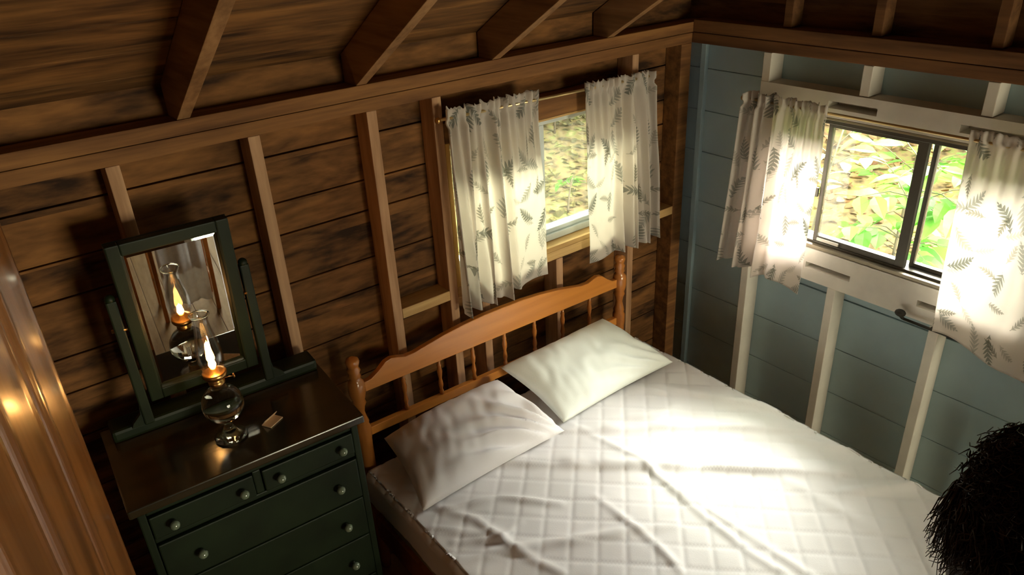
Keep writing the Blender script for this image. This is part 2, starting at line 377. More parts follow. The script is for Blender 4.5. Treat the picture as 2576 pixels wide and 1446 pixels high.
# window 1 in the wood wall: pale aluminium slider in a pine surround
w1 = bpy.data.objects.new('window_1', None); COL.objects.link(w1); w1.location = (-0.865, 0.07, 1.18); struct(w1)
child('jamb', M['pine_z'], w1, (-1.354, -1.334, 0.0, 0.125, 1.153, 1.744))
child('jamb', M['pine_z'], w1, (-0.40, -0.381, 0.0, 0.125, 1.153, 1.744))
child('stool', M['pine_x'], w1, (-1.333, -0.401, -0.001, 0.125, 1.153, 1.175))
child('head_jamb', M['pine_x'], w1, (-1.333, -0.401, 0.0, 0.125, 1.735, 1.7445))
child('frame', M['alu'], w1, (-1.332, -1.302, 0.062, 0.12, 1.177, 1.733), (-0.432, -0.402, 0.062, 0.12, 1.177, 1.733),
      (-1.302, -0.432, 0.062, 0.12, 1.70, 1.733), (-1.302, -0.432, 0.055, 0.12, 1.177, 1.208), (-1.302, -0.432, 0.068, 0.12, 1.208, 1.228))
child('sash_stile', M['alu'], w1, (-0.860, -0.828, 0.065, 0.09, 1.229, 1.699))
MB().box(-1.301, -0.846, 0.078, 0.081, 1.2285, 1.6995).out('pane', M['pane'], w1)
MB().box(-0.844, -0.433, 0.098, 0.101, 1.2285, 1.6995).out('pane', M['pane'], w1)

# blue gable wall (right)
VY0, VY1, VZ0, VZ1 = -1.56, -0.50, 1.137, 1.705
mb = MB()
zb = [0.0, 0.19, 0.42, 0.655, 0.905, 1.148, 1.40, 1.60, 1.795, 1.985]
for a, b in zip(zb, zb[1:]):
    segs = [(-5.2, 0.09)]
    if b > VZ0 and a < VZ1: segs = [(-5.2, VY0), (VY1, 0.09)]
    for s0, s1 in segs: mb.box(0.09, 0.112, s0, s1, a+0.0015, b-0.0015, 0.002)
for s0, s1, a, b in ((-5.2, VY0, 0, 2.0), (VY1, 0.13, 0, 2.0), (VY0, VY1, 0, VZ0), (VY0, VY1, VZ1, 2.0)): mb.box(0.113, 0.13, s0, s1, a, b)
mb.box(0.091, 0.112, VY0, VY1, 0.91, VZ0-0.001); mb.box(0.091, 0.112, VY0, VY1, VZ1+.001, 1.985)
wall_right = struct(mb.out('wall_right', M['blue']))
child('nailing_strip', M['blue'], wall_right, (0.066, 0.09, -0.03, -0.001, 0.0, ZP0))
for ys in (-0.40, -0.836, -1.272, -1.70, -2.13, -2.56, -3.0, -3.4, -3.85):
    child('stud', M['cream'], wall_right, (0.0, 0.09, ys-0.019, ys+0.019, 0.046, 0.985 if -1.8 < ys < -0.5 else ZP0))
    if -1.8 < ys < -0.5: child('cripple_stud', M['cream'], wall_right, (0.0, 0.09, ys-0.019, ys+0.019, 1.806, ZP0))
child('sole_plate', M['cream'], wall_right, (0, 0.09, -5.2, -0.001, 0, 0.045))
child('beam', M['plate_y'], wall_right, (-0.001, 0.13, -5.2, -0.003, ZP0+0.001, 1.966), (0.0, 0.13, -5.2, -0.003, 1.968, ZP1+0.01))
# unpainted gable above the beam
mb = MB()
yr = -2.5; zr = 2.14 + RS*2.5
k = 2.015
while k < zr:
    z1 = min(k+0.15, zr+.1)
    yl = min(0.1, (2.28 - k)/RS if k > 2.2 else 0.1); yo = -5.2 if k < 2.2 else max(-5.2, 2*yr - yl)
    if yl - yo > 0.1: mb.box(0.09, 0.112, yo, yl, k, z1-0.003, 0.002)
    k += 0.15
mb.prism([(0.11, 2.022), (0.11, 2.08), (yr, zr+.10), (-5.19, 2.05), (-5.19, 2.022)], 'x', 0.1125, 0.1295)
mb.box(0.091, 0.13, -0.002, 0.115, 1.99, 2.0215)
gable = mb.out('gable_boards', M['board_y'], wall_right)
for ys in (-0.462, -0.835, -1.245, -1.67, -2.13, -2.56):
    child('gable_stud', M['plate_y'], wall_right, (0.02, 0.09, ys-0.019, ys+0.019, ZP1+0.012, 2.06 + RS*min(-ys, 5+ys) - .02))
# white window framing boards with routed slots
def slotted(name, y0, y1, z0, z1, slots, parent):
    m = MB(); x0, x1 = -0.004, 0.09
    ys = sorted({y0, y1, *[s for sl in slots for s in sl[:2]]})
    for a, b in zip(ys, ys[1:]):
        hit = [sl for sl in slots if sl[0] <= a+1e-6 and sl[1] >= b-1e-6]
        if not hit: m.box(x0, x1, a, b, z0, z1)
        else:
            sl = hit[0]; m.box(x0, x1, a, b, z0, sl[2]); m.box(x0, x1, a, b, sl[3], z1); m.box(0.075, x1, a, b, sl[2], sl[3])
    bmesh.ops.remove_doubles(m.bm, verts=m.bm.verts, dist=1e-5)
    return m.out(name, M['cream'], parent)
slotted('header', -2.05, -0.384, VZ1+0.001, 1.803, [(-0.90, -0.70, 1.742, 1.770), (-1.62, -1.20, 1.738, 1.766)], wall_right)
slotted('sill_board', -2.05, -0.40, 0.988, VZ0-0.001, [(-0.91, -0.705, 1.046, 1.072), (-1.42, -1.19, 1.044, 1.072)], wall_right)

# window 2: dark bronze slider, left sash slid open a little
w2 = bpy.data.objects.new('window_2', None); COL.objects.link(w2); w2.location = (0.05, -1.03, 1.14); struct(w2)
child('frame', M['bronze'], w2, (0.012, 0.12, VY0+.001, VY0+0.028, VZ0+.001, VZ1-.001), (0.012, 0.12, VY1-0.028, VY1-.001, VZ0+.001, VZ1-.001),
      (0.012, 0.12, VY0+0.028, VY1-0.028, VZ1-0.030, VZ1-.001), (0.03, 0.12, VY0+0.028, VY1-0.028, VZ0+.001, VZ0+0.026))
child('track', M['bronze_mid'], w2, (0.004, 0.02, VY0+0.001, VY1-0.001, VZ1-0.012, VZ1-0.003), (0.004, 0.028, VY0+.001, VY1-.001, VZ0+.001, VZ0+0.016), bev=0.001)
sz0, sz1 = VZ0+0.027, VZ1-0.031
sash = child('sliding_sash', M['bronze'], w2, (0.032, 0.056, -0.715, -0.699, sz0, sz1), (0.032, 0.056, -1.095, -1.058, sz0, sz1),
      (0.032, 0.056, -1.058, -0.715, sz1-0.016, sz1), (0.032, 0.056, -1.058, -0.715, sz0, sz0+0.024), bev=0.001)
MB().box(0.043, 0.046, -1.057, -0.716, sz0+.025, sz1-.017).out('pane', M['pane'], sash)
child('latch', M['bronze'], sash, (0.02, 0.031, -0.698, -0.680, 1.36, 1.40))
child('pull', M['cream'], sash, (0.024, 0.0315, -0.82, -0.72, sz0+.004, sz0+0.018))
fx = child('fixed_sash', M['bronze'], w2, (0.07, 0.094, -1.115, -1.098, sz0, sz1), (0.07, 0.094, -1.531, -1.517, sz0, sz1),
      (0.07, 0.094, -1.517, -1.115, sz1-0.014, sz1), (0.07, 0.094, -1.517, -1.115, sz0, sz0+0.016), bev=0.001)
MB().box(0.081, 0.084, -1.516, -1.116, sz0+.017, sz1-.015).out('pane', M['pane'], fx)

# left, rear walls, floor, roof
mb = MB()
for i in range(15): mb.box(-3.47, -3.45, -5.2, 0.13, i*0.15+0.002, i*0.15+0.148)
mb.prism([(0.13, 2.2), (-2.5, 3.85), (-5.2, 2.2)], 'x', -3.47, -3.45)
struct(mb.out('wall_left', M['board_y']))
RX0, RX1, RZ0, RZ1 = -1.9, -0.3, 0.75, 1.95
mb = MB()
for i in range(15):
    a, b = i*0.15+0.002, i*0.15+0.148
    for s0, s1 in ([(-3.45, 0.11)] if (b <= RZ0 or a >= RZ1) else [(-3.45, RX0), (RX1, 0.11)]): mb.box(s0, s1, -5.2, -5.18, a, b)
mb.box(-3.45, 0.11, -5.22, -5.201, 0, RZ0); mb.box(-3.45, 0.11, -5.22, -5.201, RZ1, 2.3); mb.box(-3.45, RX0, -5.22, -5.201, RZ0, RZ1); mb.box(RX1, 0.11, -5.22, -5.201, RZ0, RZ1)
struct(mb.out('wall_front', M['board_x']))
w3 = bpy.data.objects.new('window_3', None); COL.objects.link(w3); w3.location = (-1.1, -5.2, RZ0); struct(w3)  # unseen rear window, its opening placed to suit the rear fill lamp
child('frame', M['cream'], w3, (RX0, RX0+.06, -5.23, -5.16, RZ0, RZ1), (RX1-.06, RX1, -5.23, -5.16, RZ0, RZ1), (RX0+.06, RX1-.06, -5.23, -5.16, RZ1-.06, RZ1),
      (RX0+.06, RX1-.06, -5.23, -5.16, RZ0, RZ0+.06), (-1.12, -1.08, -5.21, -5.18, RZ0+.06, RZ1-.06))
MB().box(RX0+.06, RX1-.06, -5.20, -5.197, RZ0+.06, RZ1-.06).out('pane', M['pane'], w3)
mb = MB()
for i in range(30): mb.box(-3.45+i*0.119, -3.45+i*0.119+0.117, -5.2, 0.11, -0.03, 0.0, 0.002)
mb.box(-3.45, 0.13, -5.2, 0.13, -0.08, -0.031)
struct(mb.out('floor', M['floor']))
# roof: boards over rafters, ridge at y = -2.5
ang = math.atan(RS); rd = 0.125/math.cos(ang)
mb = MB()
def rz(y): return 2.01 + RS*(-y if y > -2.5 else 5+y)
nb = 20
for i in range(nb):
    y0 = 0.16 - i*0.14; y1 = y0 - 0.137
    if y1 < -2.55: break
    for sgn in (1, -1):
        ya, yb = (y0, y1) if sgn == 1 else (-5.0-y0, -5.0-y1)
        za, zb_ = rz(ya if sgn == 1 else ya)+rd, rz(yb)+rd
        if sgn == -1: za = 2.01+RS*(5+ya)+rd; zb_ = 2.01+RS*(5+yb)+rd
        else: za = 2.01-RS*ya+rd; zb_ = 2.01-RS*yb+rd
        mb.prism([(ya, za), (yb, zb_), (yb, zb_+0.022), (ya, za+0.022)], 'x', -3.5, 0.13)
mb.prism([(0.17, 2.01-RS*0.17+rd+0.024), (-2.5, rz(-2.5)+rd+0.024), (-5.17, 2.01-RS*.17+rd+0.024), (-5.17, 2.01-RS*.17+rd+0.05), (-2.5, rz(-2.5)+rd+0.06), (0.17, 2.01-RS*.17+rd+0.05)], 'x', -3.5, 0.13)
ceiling = struct(mb.out('ceiling', M['roof']))
for xr in (-3.32, -2.785, -2.228, -1.655, -1.10, -0.512):
    m = MB()
    m.prism([(0.085, ZP1+.001), (0.0, ZP1+.001), (-2.49, rz(-2.49)), (-2.49, rz(-2.49)+rd-.003), (0.085, ZP1+rd-RS*.085-.003)], 'x', xr-0.019, xr+0.019, 0.002)
    m.out('rafter', M['rafter'], ceiling)
    m = MB()
    m.prism([(-5.1, 2.0), (-2.51, rz(-2.51)), (-2.51, rz(-2.51)+rd-.003), (-5.1, 2.0+rd-.003)], 'x', xr-0.019, xr+0.019, 0.002)
    m.out('rafter', M['rafter'], ceiling)

# plank door standing open at the left, beside the dresser
door = struct(MB().box(0, .001, 0, .001, 0, .001).out('door_1', M['door']))
bm = bmesh.new()
E0 = Vector((-2.750, -0.60)); E1 = Vector((-2.985, -1.46)); dd = (E1-E0).normalized(); dn = Vector((dd.y, -dd.x))
if dn.x < 0: dn = -dn
pts = []
L_ = (E1-E0).length; n = 140
for i in range(n+1):
    s = L_*i/n; ph = (s/0.21) % 1.0
    gx = min(ph, 1-ph)*0.21
    h = -0.004*math.exp(-(gx/0.006)**2) + 0.003*math.sin(PI*ph) + 0.0025*math.exp(-((gx-0.03)/0.012)**2)
    pts.append(E0 + dd*s + dn*h)
back = [E0 + dd*s_ - dn*0.04 for s_ in (L_, 0.0)]
out2 = [(p.x, p.y) for p in pts] + [(p.x, p.y) for p in back]
mb = MB(); mb.prism(out2, 'z', 0.02, 2.12)
for f in mb.bm.faces: f.smooth = False
me = bpy.data.meshes.new('door_1'); mb.bm.to_mesh(me); me.materials.append(M['door']); door.data = me

# ------------------------------------------------------------------ curtains, rods
def curtain(name, label, axis, a0t, a1t, a0b, a1b, depth, ztop, zb0, zb1, folds, flat, cloth_w, dirn, phase=0.0, amp=0.028, group=None, curl=0.0, mat=None, zt_slope=0.0, hem_wave=0.0):
    """axis 'x': hangs along x at y=depth; 'y': hangs along y at x=depth. flat: fraction of the width without folds, at the a1 end"""
    H = ztop - min(zb0, zb1)
    def fold(u, v):
        k = 1 - sstep(1-flat-0.12, 1-flat+0.10, u)
        uu = u**0.9
        d = math.sin(2*PI*folds*uu + phase + 0.7*n3(u*5, v*1.3, phase)) + 0.45*math.sin(2*PI*folds*2.3*uu + 1.1*phase + 1.5*n3(u*4, v*2, 3))
        return d*k*(0.55+0.6*v) + (1-k)*0.5*n3(u*4, v*2.2, 9+phase)*1.3 + 0.35*(1-v)**3*math.sin(u*70+phase)
    def fn(u, v0):
        v = v0*1.05 - 0.05       # v<0 : ruffle above the rod
        vv = max(v, 0)
        a = (a0t + (a1t-a0t)*u)*(1-vv) + (a0b + (a1b-a0b)*u)*vv
        k = 1 - sstep(1-flat-0.12, 1-flat+0.10, u)
        a += dirn*0.012*k*math.cos(2*PI*folds*u**0.9 + phase)*vv
        zb = zb0 + (zb1-zb0)*u + hem_wave*math.sin(u*9+phase)*0.01
        zt = ztop + zt_slope*(u-0.5)
        z = zt + (zb-zt)*vv
        d = depth_sign*amp*fold(u, vv)
        if v < 0:
            z = zt + (-v)*H*(0.8+0.35*n3(u*40, 1, phase)); d = d*0.6 + depth_sign*0.008*math.sin(u*90+phase)
        elif vv < 0.04: d *= 0.5
        if curl: d += depth_sign*curl*vv*vv*(1-u)
        return (a, depth+d, z) if axis == 'x' else (depth+d, a, z)
    depth_sign = -1
    mb = MB().grid(fn, 150, 70, uv=lambda u, v: (u*cloth_w, v*H*1.05))
    o = mb.out(name, mat or M['curtain'], None, solid=0.0016)
    return tag(o, label, 'curtain', group)
curtain('curtain', 'leaf print curtain at the left side of the window in the brown wood wall', 'x', -1.385, -0.950, -1.372, -0.925, -0.055, 1.852, 1.055, 1.090, 6.0, 0.38, 0.85, 1, 0.6, 0.034, hem_wave=0.6, zt_slope=-0.004)
curtain('curtain', 'leaf print curtain at the right side of the window above the headboard', 'x', -0.318, -0.705, -0.262, -0.678, -0.055, 1.828, 1.062, 1.062, 5.0, 0.40, 0.72, -1, 2.1, 0.032, hem_wave=0.5, zt_slope=0.01)
curtain('curtain', 'leaf print curtain glowing white at the left of the blue wall window', 'y', -0.375, -0.752, -0.330, -0.735, -0.082, 1.742, 0.985, 0.955, 4.2, 0.44, 0.68, -1, 1.2, 0.034, hem_wave=0.7)
curtain('curtain', 'large leaf print curtain at the right edge of the photo, with wavy hem', 'y', -1.80, -1.268, -1.80, -1.295, -0.082, 1.745, 0.93, 1.005, 3.0, 0.62, 0.75, 1, 0.2, 0.03, hem_wave=1.6)
def rod(name, p0, p1, r, label, hang=False):
    c = (Vector(p0)+Vector(p1))/2
    t = thing(name, c, label, 'curtain rod')
    MB().tube([p0, p1], r, 10).out('rod', M['rodmetal'], t)
    d = (Vector(p1)-Vector(p0)).normalized()
    for p, s in ((p0, -1), (p1, 1)):
        q = Vector(p)+d*s*0.008
        MB().ball(q, 0.012).out('finial', M['brass'], t)
        w = Vector(p)-d*s*0.05
        tgt = Vector((w.x, -0.001, w.z)) if abs(d.x) > 0.5 else Vector((-0.005, w.y, w.z))
        if hang: tgt = Vector((w.x, w.y, rz(w.y)+rd-0.002))
        MB().tube([w, tgt], 0.004, 8).out('bracket', M['darkmetal'], t)
    return t
rod('curtain_rod', (-1.395, -0.045, 1.850), (-0.30, -0.045, 1.829), 0.006, 'thin gilt rod across the window above the headboard')
rod('curtain_rod', (-0.072, -0.362, 1.740), (-0.072, -1.85, 1.740), 0.006, 'dark ended rod across the window in the blue wall')
# thin bar with a knob below the blue wall window
t = thing('metal_bar', (-0.03, -1.28, 1.0), 'thin dark metal bar with knobbed end under the blue wall window', 'bar')
MB().tube([(-0.035, -1.165, 0.990), (-0.045, -1.48, 0.990)], 0.006, 8).out('bar', M['darkmetal'], t)
MB().ball((-0.035, -1.150, 1.010), 0.017, 1, 1.25, 0.9).tube([(-0.035, -1.15, 1.0), (-0.035, -1.165, 0.990)], 0.007).out('knob', M['darkmetal'], t)
MB().tube([(-0.038, -1.272, 0.990), (0.0, -1.272, 0.985)], 0.005, 8).out('bracket', M['darkmetal'], t)

# ------------------------------------------------------------------ bed
HC = -1.175; TL = -0.022
def hz(x): return TL*(x-HC)
bed = thing('bed', (-1.15, -1.0, 0.0), 'wooden bed with orange scalloped spindle headboard against the brown wall', 'bed')
post_prof = [(0.021, 0.0), (0.024, 0.05), (0.026, 0.30), (0.027, 0.68), (0.030, 0.70), (0.030, 0.74), (0.024, 0.755), (0.027, 0.765), (0.020, 0.785), (0.016, 0.81),
             (0.021, 0.835), (0.028, 0.852), (0.024, 0.866), (0.029, 0.878), (0.033, 0.90), (0.033, 0.93), (0.029, 0.950), (0.019, 0.962), (0.025, 0.972), (0.021, 0.985),
             (0.026, 0.998), (0.019, 1.010), (0.024, 1.022), (0.027, 1.034), (0.022, 1.046), (0.008, 1.052)]
for px in (-1.868, -0.482):
    MB().lathe([(r, z+hz(px)) for r, z in post_prof], (px, -0.05, 0), 20).out('post', M['maple_z'], bed)
top = []
tp = ((0, 1.022), (0.15, 1.021), (0.3, 1.014), (0.45, 1.002), (0.58, 0.986), (0.66, 0.976), (0.72, 0.975), (0.77, 0.986), (0.81, 0.992), (0.85, 0.985), (0.90, 0.958), (0.95, 0.938), (1.0, 0.934))
for s in (-1, 1):
    seq = reversed(tp) if s == -1 else tp[1:]
    top += [(HC+s*0.668*t_, z) for t_, z in seq]
bot = [(HC+0.668*t_, z) for t_, z in ((1, 0.893), (0.6, 0.893), (0, 0.893), (-0.6, 0.893), (-1, 0.893))]
MB().prism([(x, z+hz(x)) for x, z in top+bot], 'y', -0.062, -0.038, 0.003).out('head_panel', M['maple'], bed)
MB().prism([(x, z+hz(x)) for x, z in ((HC-.668, .69), (HC+.668, .69), (HC+.668, .728), (HC-.668, .728))], 'y', -0.062, -0.038, 0.003).out('lower_rail', M['maple'], bed)
sp = [(0.008, 0.728), (0.010, 0.745), (0.0065, 0.755), (0.011, 0.775), (0.009, 0.79), (0.0065, 0.805), (0.009, 0.818), (0.0115, 0.84), (0.008, 0.86), (0.010, 0.868), (0.007, 0.878), (0.008, 0.8945)]
for i in range(7):
    x = HC + (i-3)*0.166
    MB().lathe([(r, z+hz(x)) for r, z in sp], (x, -0.05, 0), 12).out('spindle', M['maple_z'], bed)
for px in (-1.875, -0.415):
    MB().box(px-0.012, px+0.012, -1.93, -0.07, 0.20, 0.32, 0.003).out('side_rail', M['maple_z'], bed)
    MB().lathe([(r, z) for r, z in post_prof if z < 0.5] + [(0.027, 0.60), (0.030, 0.62), (0.018, 0.635), (0.029, 0.66), (0.028, 0.68), (0.016, 0.695), (0.004, 0.70)], (px, -1.985, 0), 16).out('foot_post', M['maple_z'], bed)
MB().box(-1.86, -0.43, -1.995, -1.975, 0.22, 0.42, 0.003).out('foot_rail', M['maple_z'], bed)

MX0, MX1, MY0, MY1, MT = -1.900, -0.405, -1.945, -0.095, 0.575
mt = thing('mattress', (-1.145, -1.0, 0.2), 'beige mattress and box spring on the wooden bed, side seen at left', 'mattress')
MB().box(MX0+0.03, MX1-0.03, MY0+0.02, MY1-0.005, 0.2, 0.36, 0.02).out('box_spring', M['mattress'], mt)
MB().box(MX0+0.022, MX1-0.022, MY0+0.022, MY1-0.004, 0.362, MT-0.022, 0.03).out('mattress_core', M['mattress'], mt)
MB().tube([(MX0+.022, MY0+.03, 0.39), (MX0+.022, MY1-.02, 0.39)], 0.006, 8).tube([(MX0+.022, MY0+.03, 0.53), (MX0+.022, MY1-.02, 0.53)], 0.006, 8).out('piping', M['mattress'], mt)
RIDGES = [  # crease polylines in bed coordinates, height, width
    ([(-1.521, -.367), (-1.212, -.658), (-.886, -.966), (-.584, -1.272)], .024, .030),
    ([(-1.116, -.391), (-1.061, -.722), (-1.11, -1.074), (-1.128, -1.319), (-1.105, -1.5)], .0075, .016),
    ([(-1.075, -.80), (-1.075, -1.1), (-1.06, -1.5)], .010, .018),
    ([(-1.8, -.44), (-1.73, -.591), (-1.707, -.79), (-1.653, -.97)], .010, .018),
    ([(-.643, -.468), (-.443, -.822), (-.391, -.996)], .014, .020),
    ([(-1.164, -.419), (-.685, -.806), (-.446, -1.051)], .018, .028),
    ([(-.526, -1.031), (-.395, -1.258)], .012, .018),
    ([(-1.329, -.78), (-1.335, -1.074), (-1.362, -1.218)], .008, .016),
    ([(-.658, -1.333), (-.389, -1.498)], .012, .02),
    ([(-1.869, -.521), (-1.768, -.644), (-1.70, -.70)], .012, .016),
    ([(-1.925, -.683), (-1.666, -.803), (-1.216, -1.057)], .011, .022),
    ([(-.746, -1.146), (-.725, -1.503)], .008, .03),
    ([(-1.80, -.47), (-1.60, -.55), (-1.45, -.72)], .011, .016),
    ([(-1.85, -.62), (-1.72, -.72), (-1.62, -.70)], .010, .014),
    ([(-.95, -.50), (-.80, -.60), (-.70, -.62)], .008, .02),
    ([(-.75, -.36), (-.60, -.60)], .007, .02)]
def segd(p, a, b):
    ab = b-a; t = max(0, min(1, (p-a).dot(ab)/ab.length_squared)); return (p-a-ab*t).length, t
RPRE = [([Vector(p) for p in pl], h, w) for pl, h, w in RIDGES]
def pad_z(x, y):
    q = 0.0945
    a = (x+y)/math.sqrt(2); b = (x-y)/math.sqrt(2)
    qa = abs(math.sin(PI*a/q)); qb = abs(math.sin(PI*b/q))
    z = 0.0045*(min(1, qa*3.5)*min(1, qb*3.5))**0.8
    p = Vector((x, y))
    for pl, h, w in RPRE:
        best = 9; pos = 0; n = len(pl)-1
        for i in range(n):
            d, t_ = segd(p, pl[i], pl[i+1])
            if d < best:
                best = d; pos = (i+t_)/n; q_ = pl[i].lerp(pl[i+1], t_); side = (q_.x-p.x)+(q_.y-p.y)
        if h >= .0135 and abs(pl[0].x-pl[-1].x) > .2: w *= 0.62 if side > 0 else 1.9
        if best < 3*w: z += 1.35*h*math.exp(-(best/w)**2)*(0.35+0.65*math.sin(PI*min(1, max(0, pos*0.9+0.05))))*(0.8+0.5*n3(x*9, y*9, h*100))
    z += 0.0055*n3(x*3.2, y*3.2, 2) + 0.0035*n3(x*9+y*3, y*8, 4)
    return z
def pad_pt(u, v):
    """unfold the cover: top plus skirts rolling over the edges"""
    sk = 0.15
    x = MX0 - sk + (MX1-MX0+2*sk)*u; y = MY0 - sk + (MY1-MY0+sk)*v
    cx = min(max(x, MX0), MX1); cy = min(max(y, MY0), MY1)
    ox = x-cx; oy = y-cy; r = 0.03
    e = math.hypot(ox, oy)
    z = MT + pad_z(cx, cy)
    if e > 0:
        dx, dy = ox/e, oy/e
        th = min(e/r, PI/2); drop = r*(1-math.cos(th)) + max(0, e - r*PI/2); outw = r*math.sin(th)
        wob = 0.006*n3(cx*6, cy*6, e*6)*min(1, e*12)
        return (cx+dx*(outw-r*0.6+wob), cy+dy*(outw-r*0.6+wob), z-drop)
    return (cx, cy, z)
pad = MB().grid(pad_pt, 210, 230).out('mattress_pad', M['sheet'], None, solid=0.003)
tag(pad, 'white diamond quilted pad, creased, spread over the bed mattress', 'mattress pad')

def pillow(name, label, c, thick, mat, seed, open_side=False, lean=0.0, wr=1.0):
    """c: corners back-left, back-right, front-right, front-left"""
    bl, br, fr, fl = [Vector(p) for p in c]
    up = (br-bl).cross(bl-fl).normalized()
    if up.z < 0: up = -up
    NN = 60
    def mid(u, v):
        s = 1 - 0.045*math.sin(PI*u); 
        q = (bl*(1-u)+br*u)*(1-v) + (fl*(1-u)+fr*u)*v
        cen = (bl+br+fr+fl)/4
        pin = 0.05*(math.sin(PI*u)*abs(2*v-1)**2.2 + math.sin(PI*v)*abs(2*u-1)**2.2)
        return q + (cen-q)*pin
    def prof(u, v):
        a = max(0, 1-abs(2*u-1)**2.8)**0.5; b = max(0, 1-abs(2*v-1)**2.8)**0.5
        return a*b
    def wrk(u, v):
        w = 0.008*n3(u*5, v*4, seed) + 0.006*n3(u*16+3*v, v*5, seed+3)
        # gathers running back from the front right corner
        t = math.atan2(1.15-v, 1.1-u)
        d = math.hypot(1.15-v, 1.1-u)
        w += 0.010*wr*math.sin(t*26+3*n3(u*3, v*3, seed+7))*math.exp(-((d-0.5)/0.35)**2)
        return w
    def topf(u, v):
        h = prof(u, v); p = mid(u, v)+up*(thick*h + wrk(u, v)*min(1, h*1.6))
        return p
    def botf(u, v):
        h = prof(u, v); p = mid(1-u, v)-up*(0.35*thick*h)
        p.z = max(p.z, MT+0.024) if h > 0.02 else p.z
        return p
    mb = MB().grid(topf, NN, NN).grid(botf, NN, NN)
    bmesh.ops.remove_doubles(mb.bm, verts=mb.bm.verts, dist=0.0006)
    bmesh.ops.recalc_face_normals(mb.bm, faces=mb.bm.faces)
    return tag(mb.out(name, mat), label, 'pillow')
pillow('pillow', 'pale pillow with flat pointed corners, propped against the headboard, nearer the blue wall',
       ((-1.245, -0.105, 0.775), (-0.655, -0.115, 0.79), (-0.475, -0.395, 0.607), (-1.155, -0.405, 0.612)), 0.095, M['pillow_grey'], 3.0, wr=0.6)
pillow('pillow', 'plump white pillow with gathered wrinkles at the dresser side of the bed',
       ((-1.815, -0.105, 0.70), (-1.265, -0.11, 0.725), (-1.185, -0.445, 0.610), (-1.865, -0.455, 0.612)), 0.115, M['pillow_white'], 11.0, wr=2.3)

# ------------------------------------------------------------------ dresser with mirror
DRY = math.radians(-3.0)
dr = thing('dresser', (-2.365, -0.235, 0.0), 'dark green dresser with tilting mirror, against the wall left of the bed', 'dresser', rz=DRY)
dr['local'] = 1; dr.scale = (1, 1, 1.017)
def D(name, mat, parent=None, bev=0.004, *boxes):
    m = MB()
    for b in boxes: m.box(*b, bev)
    return m.out(name, mat, parent or dr)
hw, hd = 0.325, 0.20
D('body', M['green'], None, 0.004, (-hw, -hw+0.022, -hd, hd, 0.0, 1.083), (hw-0.022, hw, -hd, hd, 0.0, 1.083), (-hw+.022, hw-.022, hd-0.012, hd, 0.06, 1.083),
  (-hw+.022, hw-.022, -hd+.004, hd-.012, 1.055, 1.083), (-hw+.022, hw-.022, -hd, hd-.012, 0.08, 0.12), (-hw+.022, hw-.022, -hd+.004, -hd+.03, 0.955, 0.972),
  (-0.012, 0.012, -hd+.004, -hd+.03, 0.972, 1.055))
D('top', M['dresser_top'], None, 0.004, (-hw-0.018, hw+0.018, -hd-0.022, hd+0.014, 1.0835, 1.11))
D('back_ledge', M['green'], None, 0.010, (-hw+0.01, hw+0.005, hd-0.085, hd, 1.1105, 1.150))
kz = []
def drawer(x0, x1, z0, z1, kx):
    o = D('drawer', M['green'], None, 0.004, (x0, x1, -hd-0.006, -hd+0.30, z0, z1))
    for k in kx:
        m = MB().lathe([(0.006, 0.0), (0.006, 0.010), (0.012, 0.014), (0.0145, 0.021), (0.011, 0.028), (0.004, 0.033)], (k, -hd-0.0062, (z0+z1)/2), 14, Matrix.Rotation(PI/2, 3, 'X'))
        m.out('knob', M['knob'], o)
drawer(-hw+0.024, -0.014, 0.975, 1.052, (-0.245, -0.050))
drawer(0.014, hw-0.024, 0.975, 1.052, (0.060, 0.257))
for z0, z1 in ((0.80, 0.952), (0.64, 0.796), (0.46, 0.636), (0.29, 0.456), (0.124, 0.286)): drawer(-hw+0.024, hw-0.024, z0, z1, (-0.20, 0.228))
# mirror
TILT = math.radians(5); my = 0.095; mz = 1.470; mxc = -0.022
RT = Matrix.Translation((mxc, my, mz)) @ Matrix.Rotation(TILT, 4, 'X')
gw, gh, fb = 0.128, 0.222, 0.036
m = MB()
for b in ((-gw-fb, -gw, -0.012, 0.014, -gh-fb, gh+fb), (gw, gw+fb, -0.012, 0.014, -gh-fb, gh+fb), (-gw, gw, -0.012, 0.014, gh, gh+fb), (-gw, gw, -0.012, 0.014, -gh-fb, -gh)): m.box(*b, 0.004, RT)
m.box(-gw-fb, gw+fb, 0.0141, 0.020, -gh-fb, gh+fb, 0, RT)
mf = m.out('mirror_frame', M['green'], dr)
m = MB()
bw = 0.012
vo = [m.bm.verts.new(RT @ Vector(p)) for p in ((-gw+.001, 0.004, -gh+.001), (gw-.001, 0.004, -gh+.001), (gw-.001, 0.004, gh-.001), (-gw+.001, 0.004, gh-.001))]
vi = [m.bm.verts.new(RT @ Vector(p)) for p in ((-gw+bw, 0.001, -gh+bw), (gw-bw, 0.001, -gh+bw), (gw-bw, 0.001, gh-bw), (-gw+bw, 0.001, gh-bw))]
vb = [m.bm.verts.new(RT @ Vector(p)) for p in ((-gw+.001, 0.010, -gh+.001), (gw-.001, 0.010, -gh+.001), (gw-.001, 0.010, gh-.001), (-gw+.001, 0.010, gh-.001))]
m.bm.faces.new(vi); m.bm.faces.new(list(reversed(vb)))
for i in range(4):
    j = (i+1) % 4
    m.bm.faces.new((vo[i], vo[j], vi[j], vi[i])); m.bm.faces.new((vb[i], vb[j], vo[j], vo[i]))
bmesh.ops.recalc_face_normals(m.bm, faces=m.bm.faces)
m.out('mirror_glass', M['mirror'], mf)
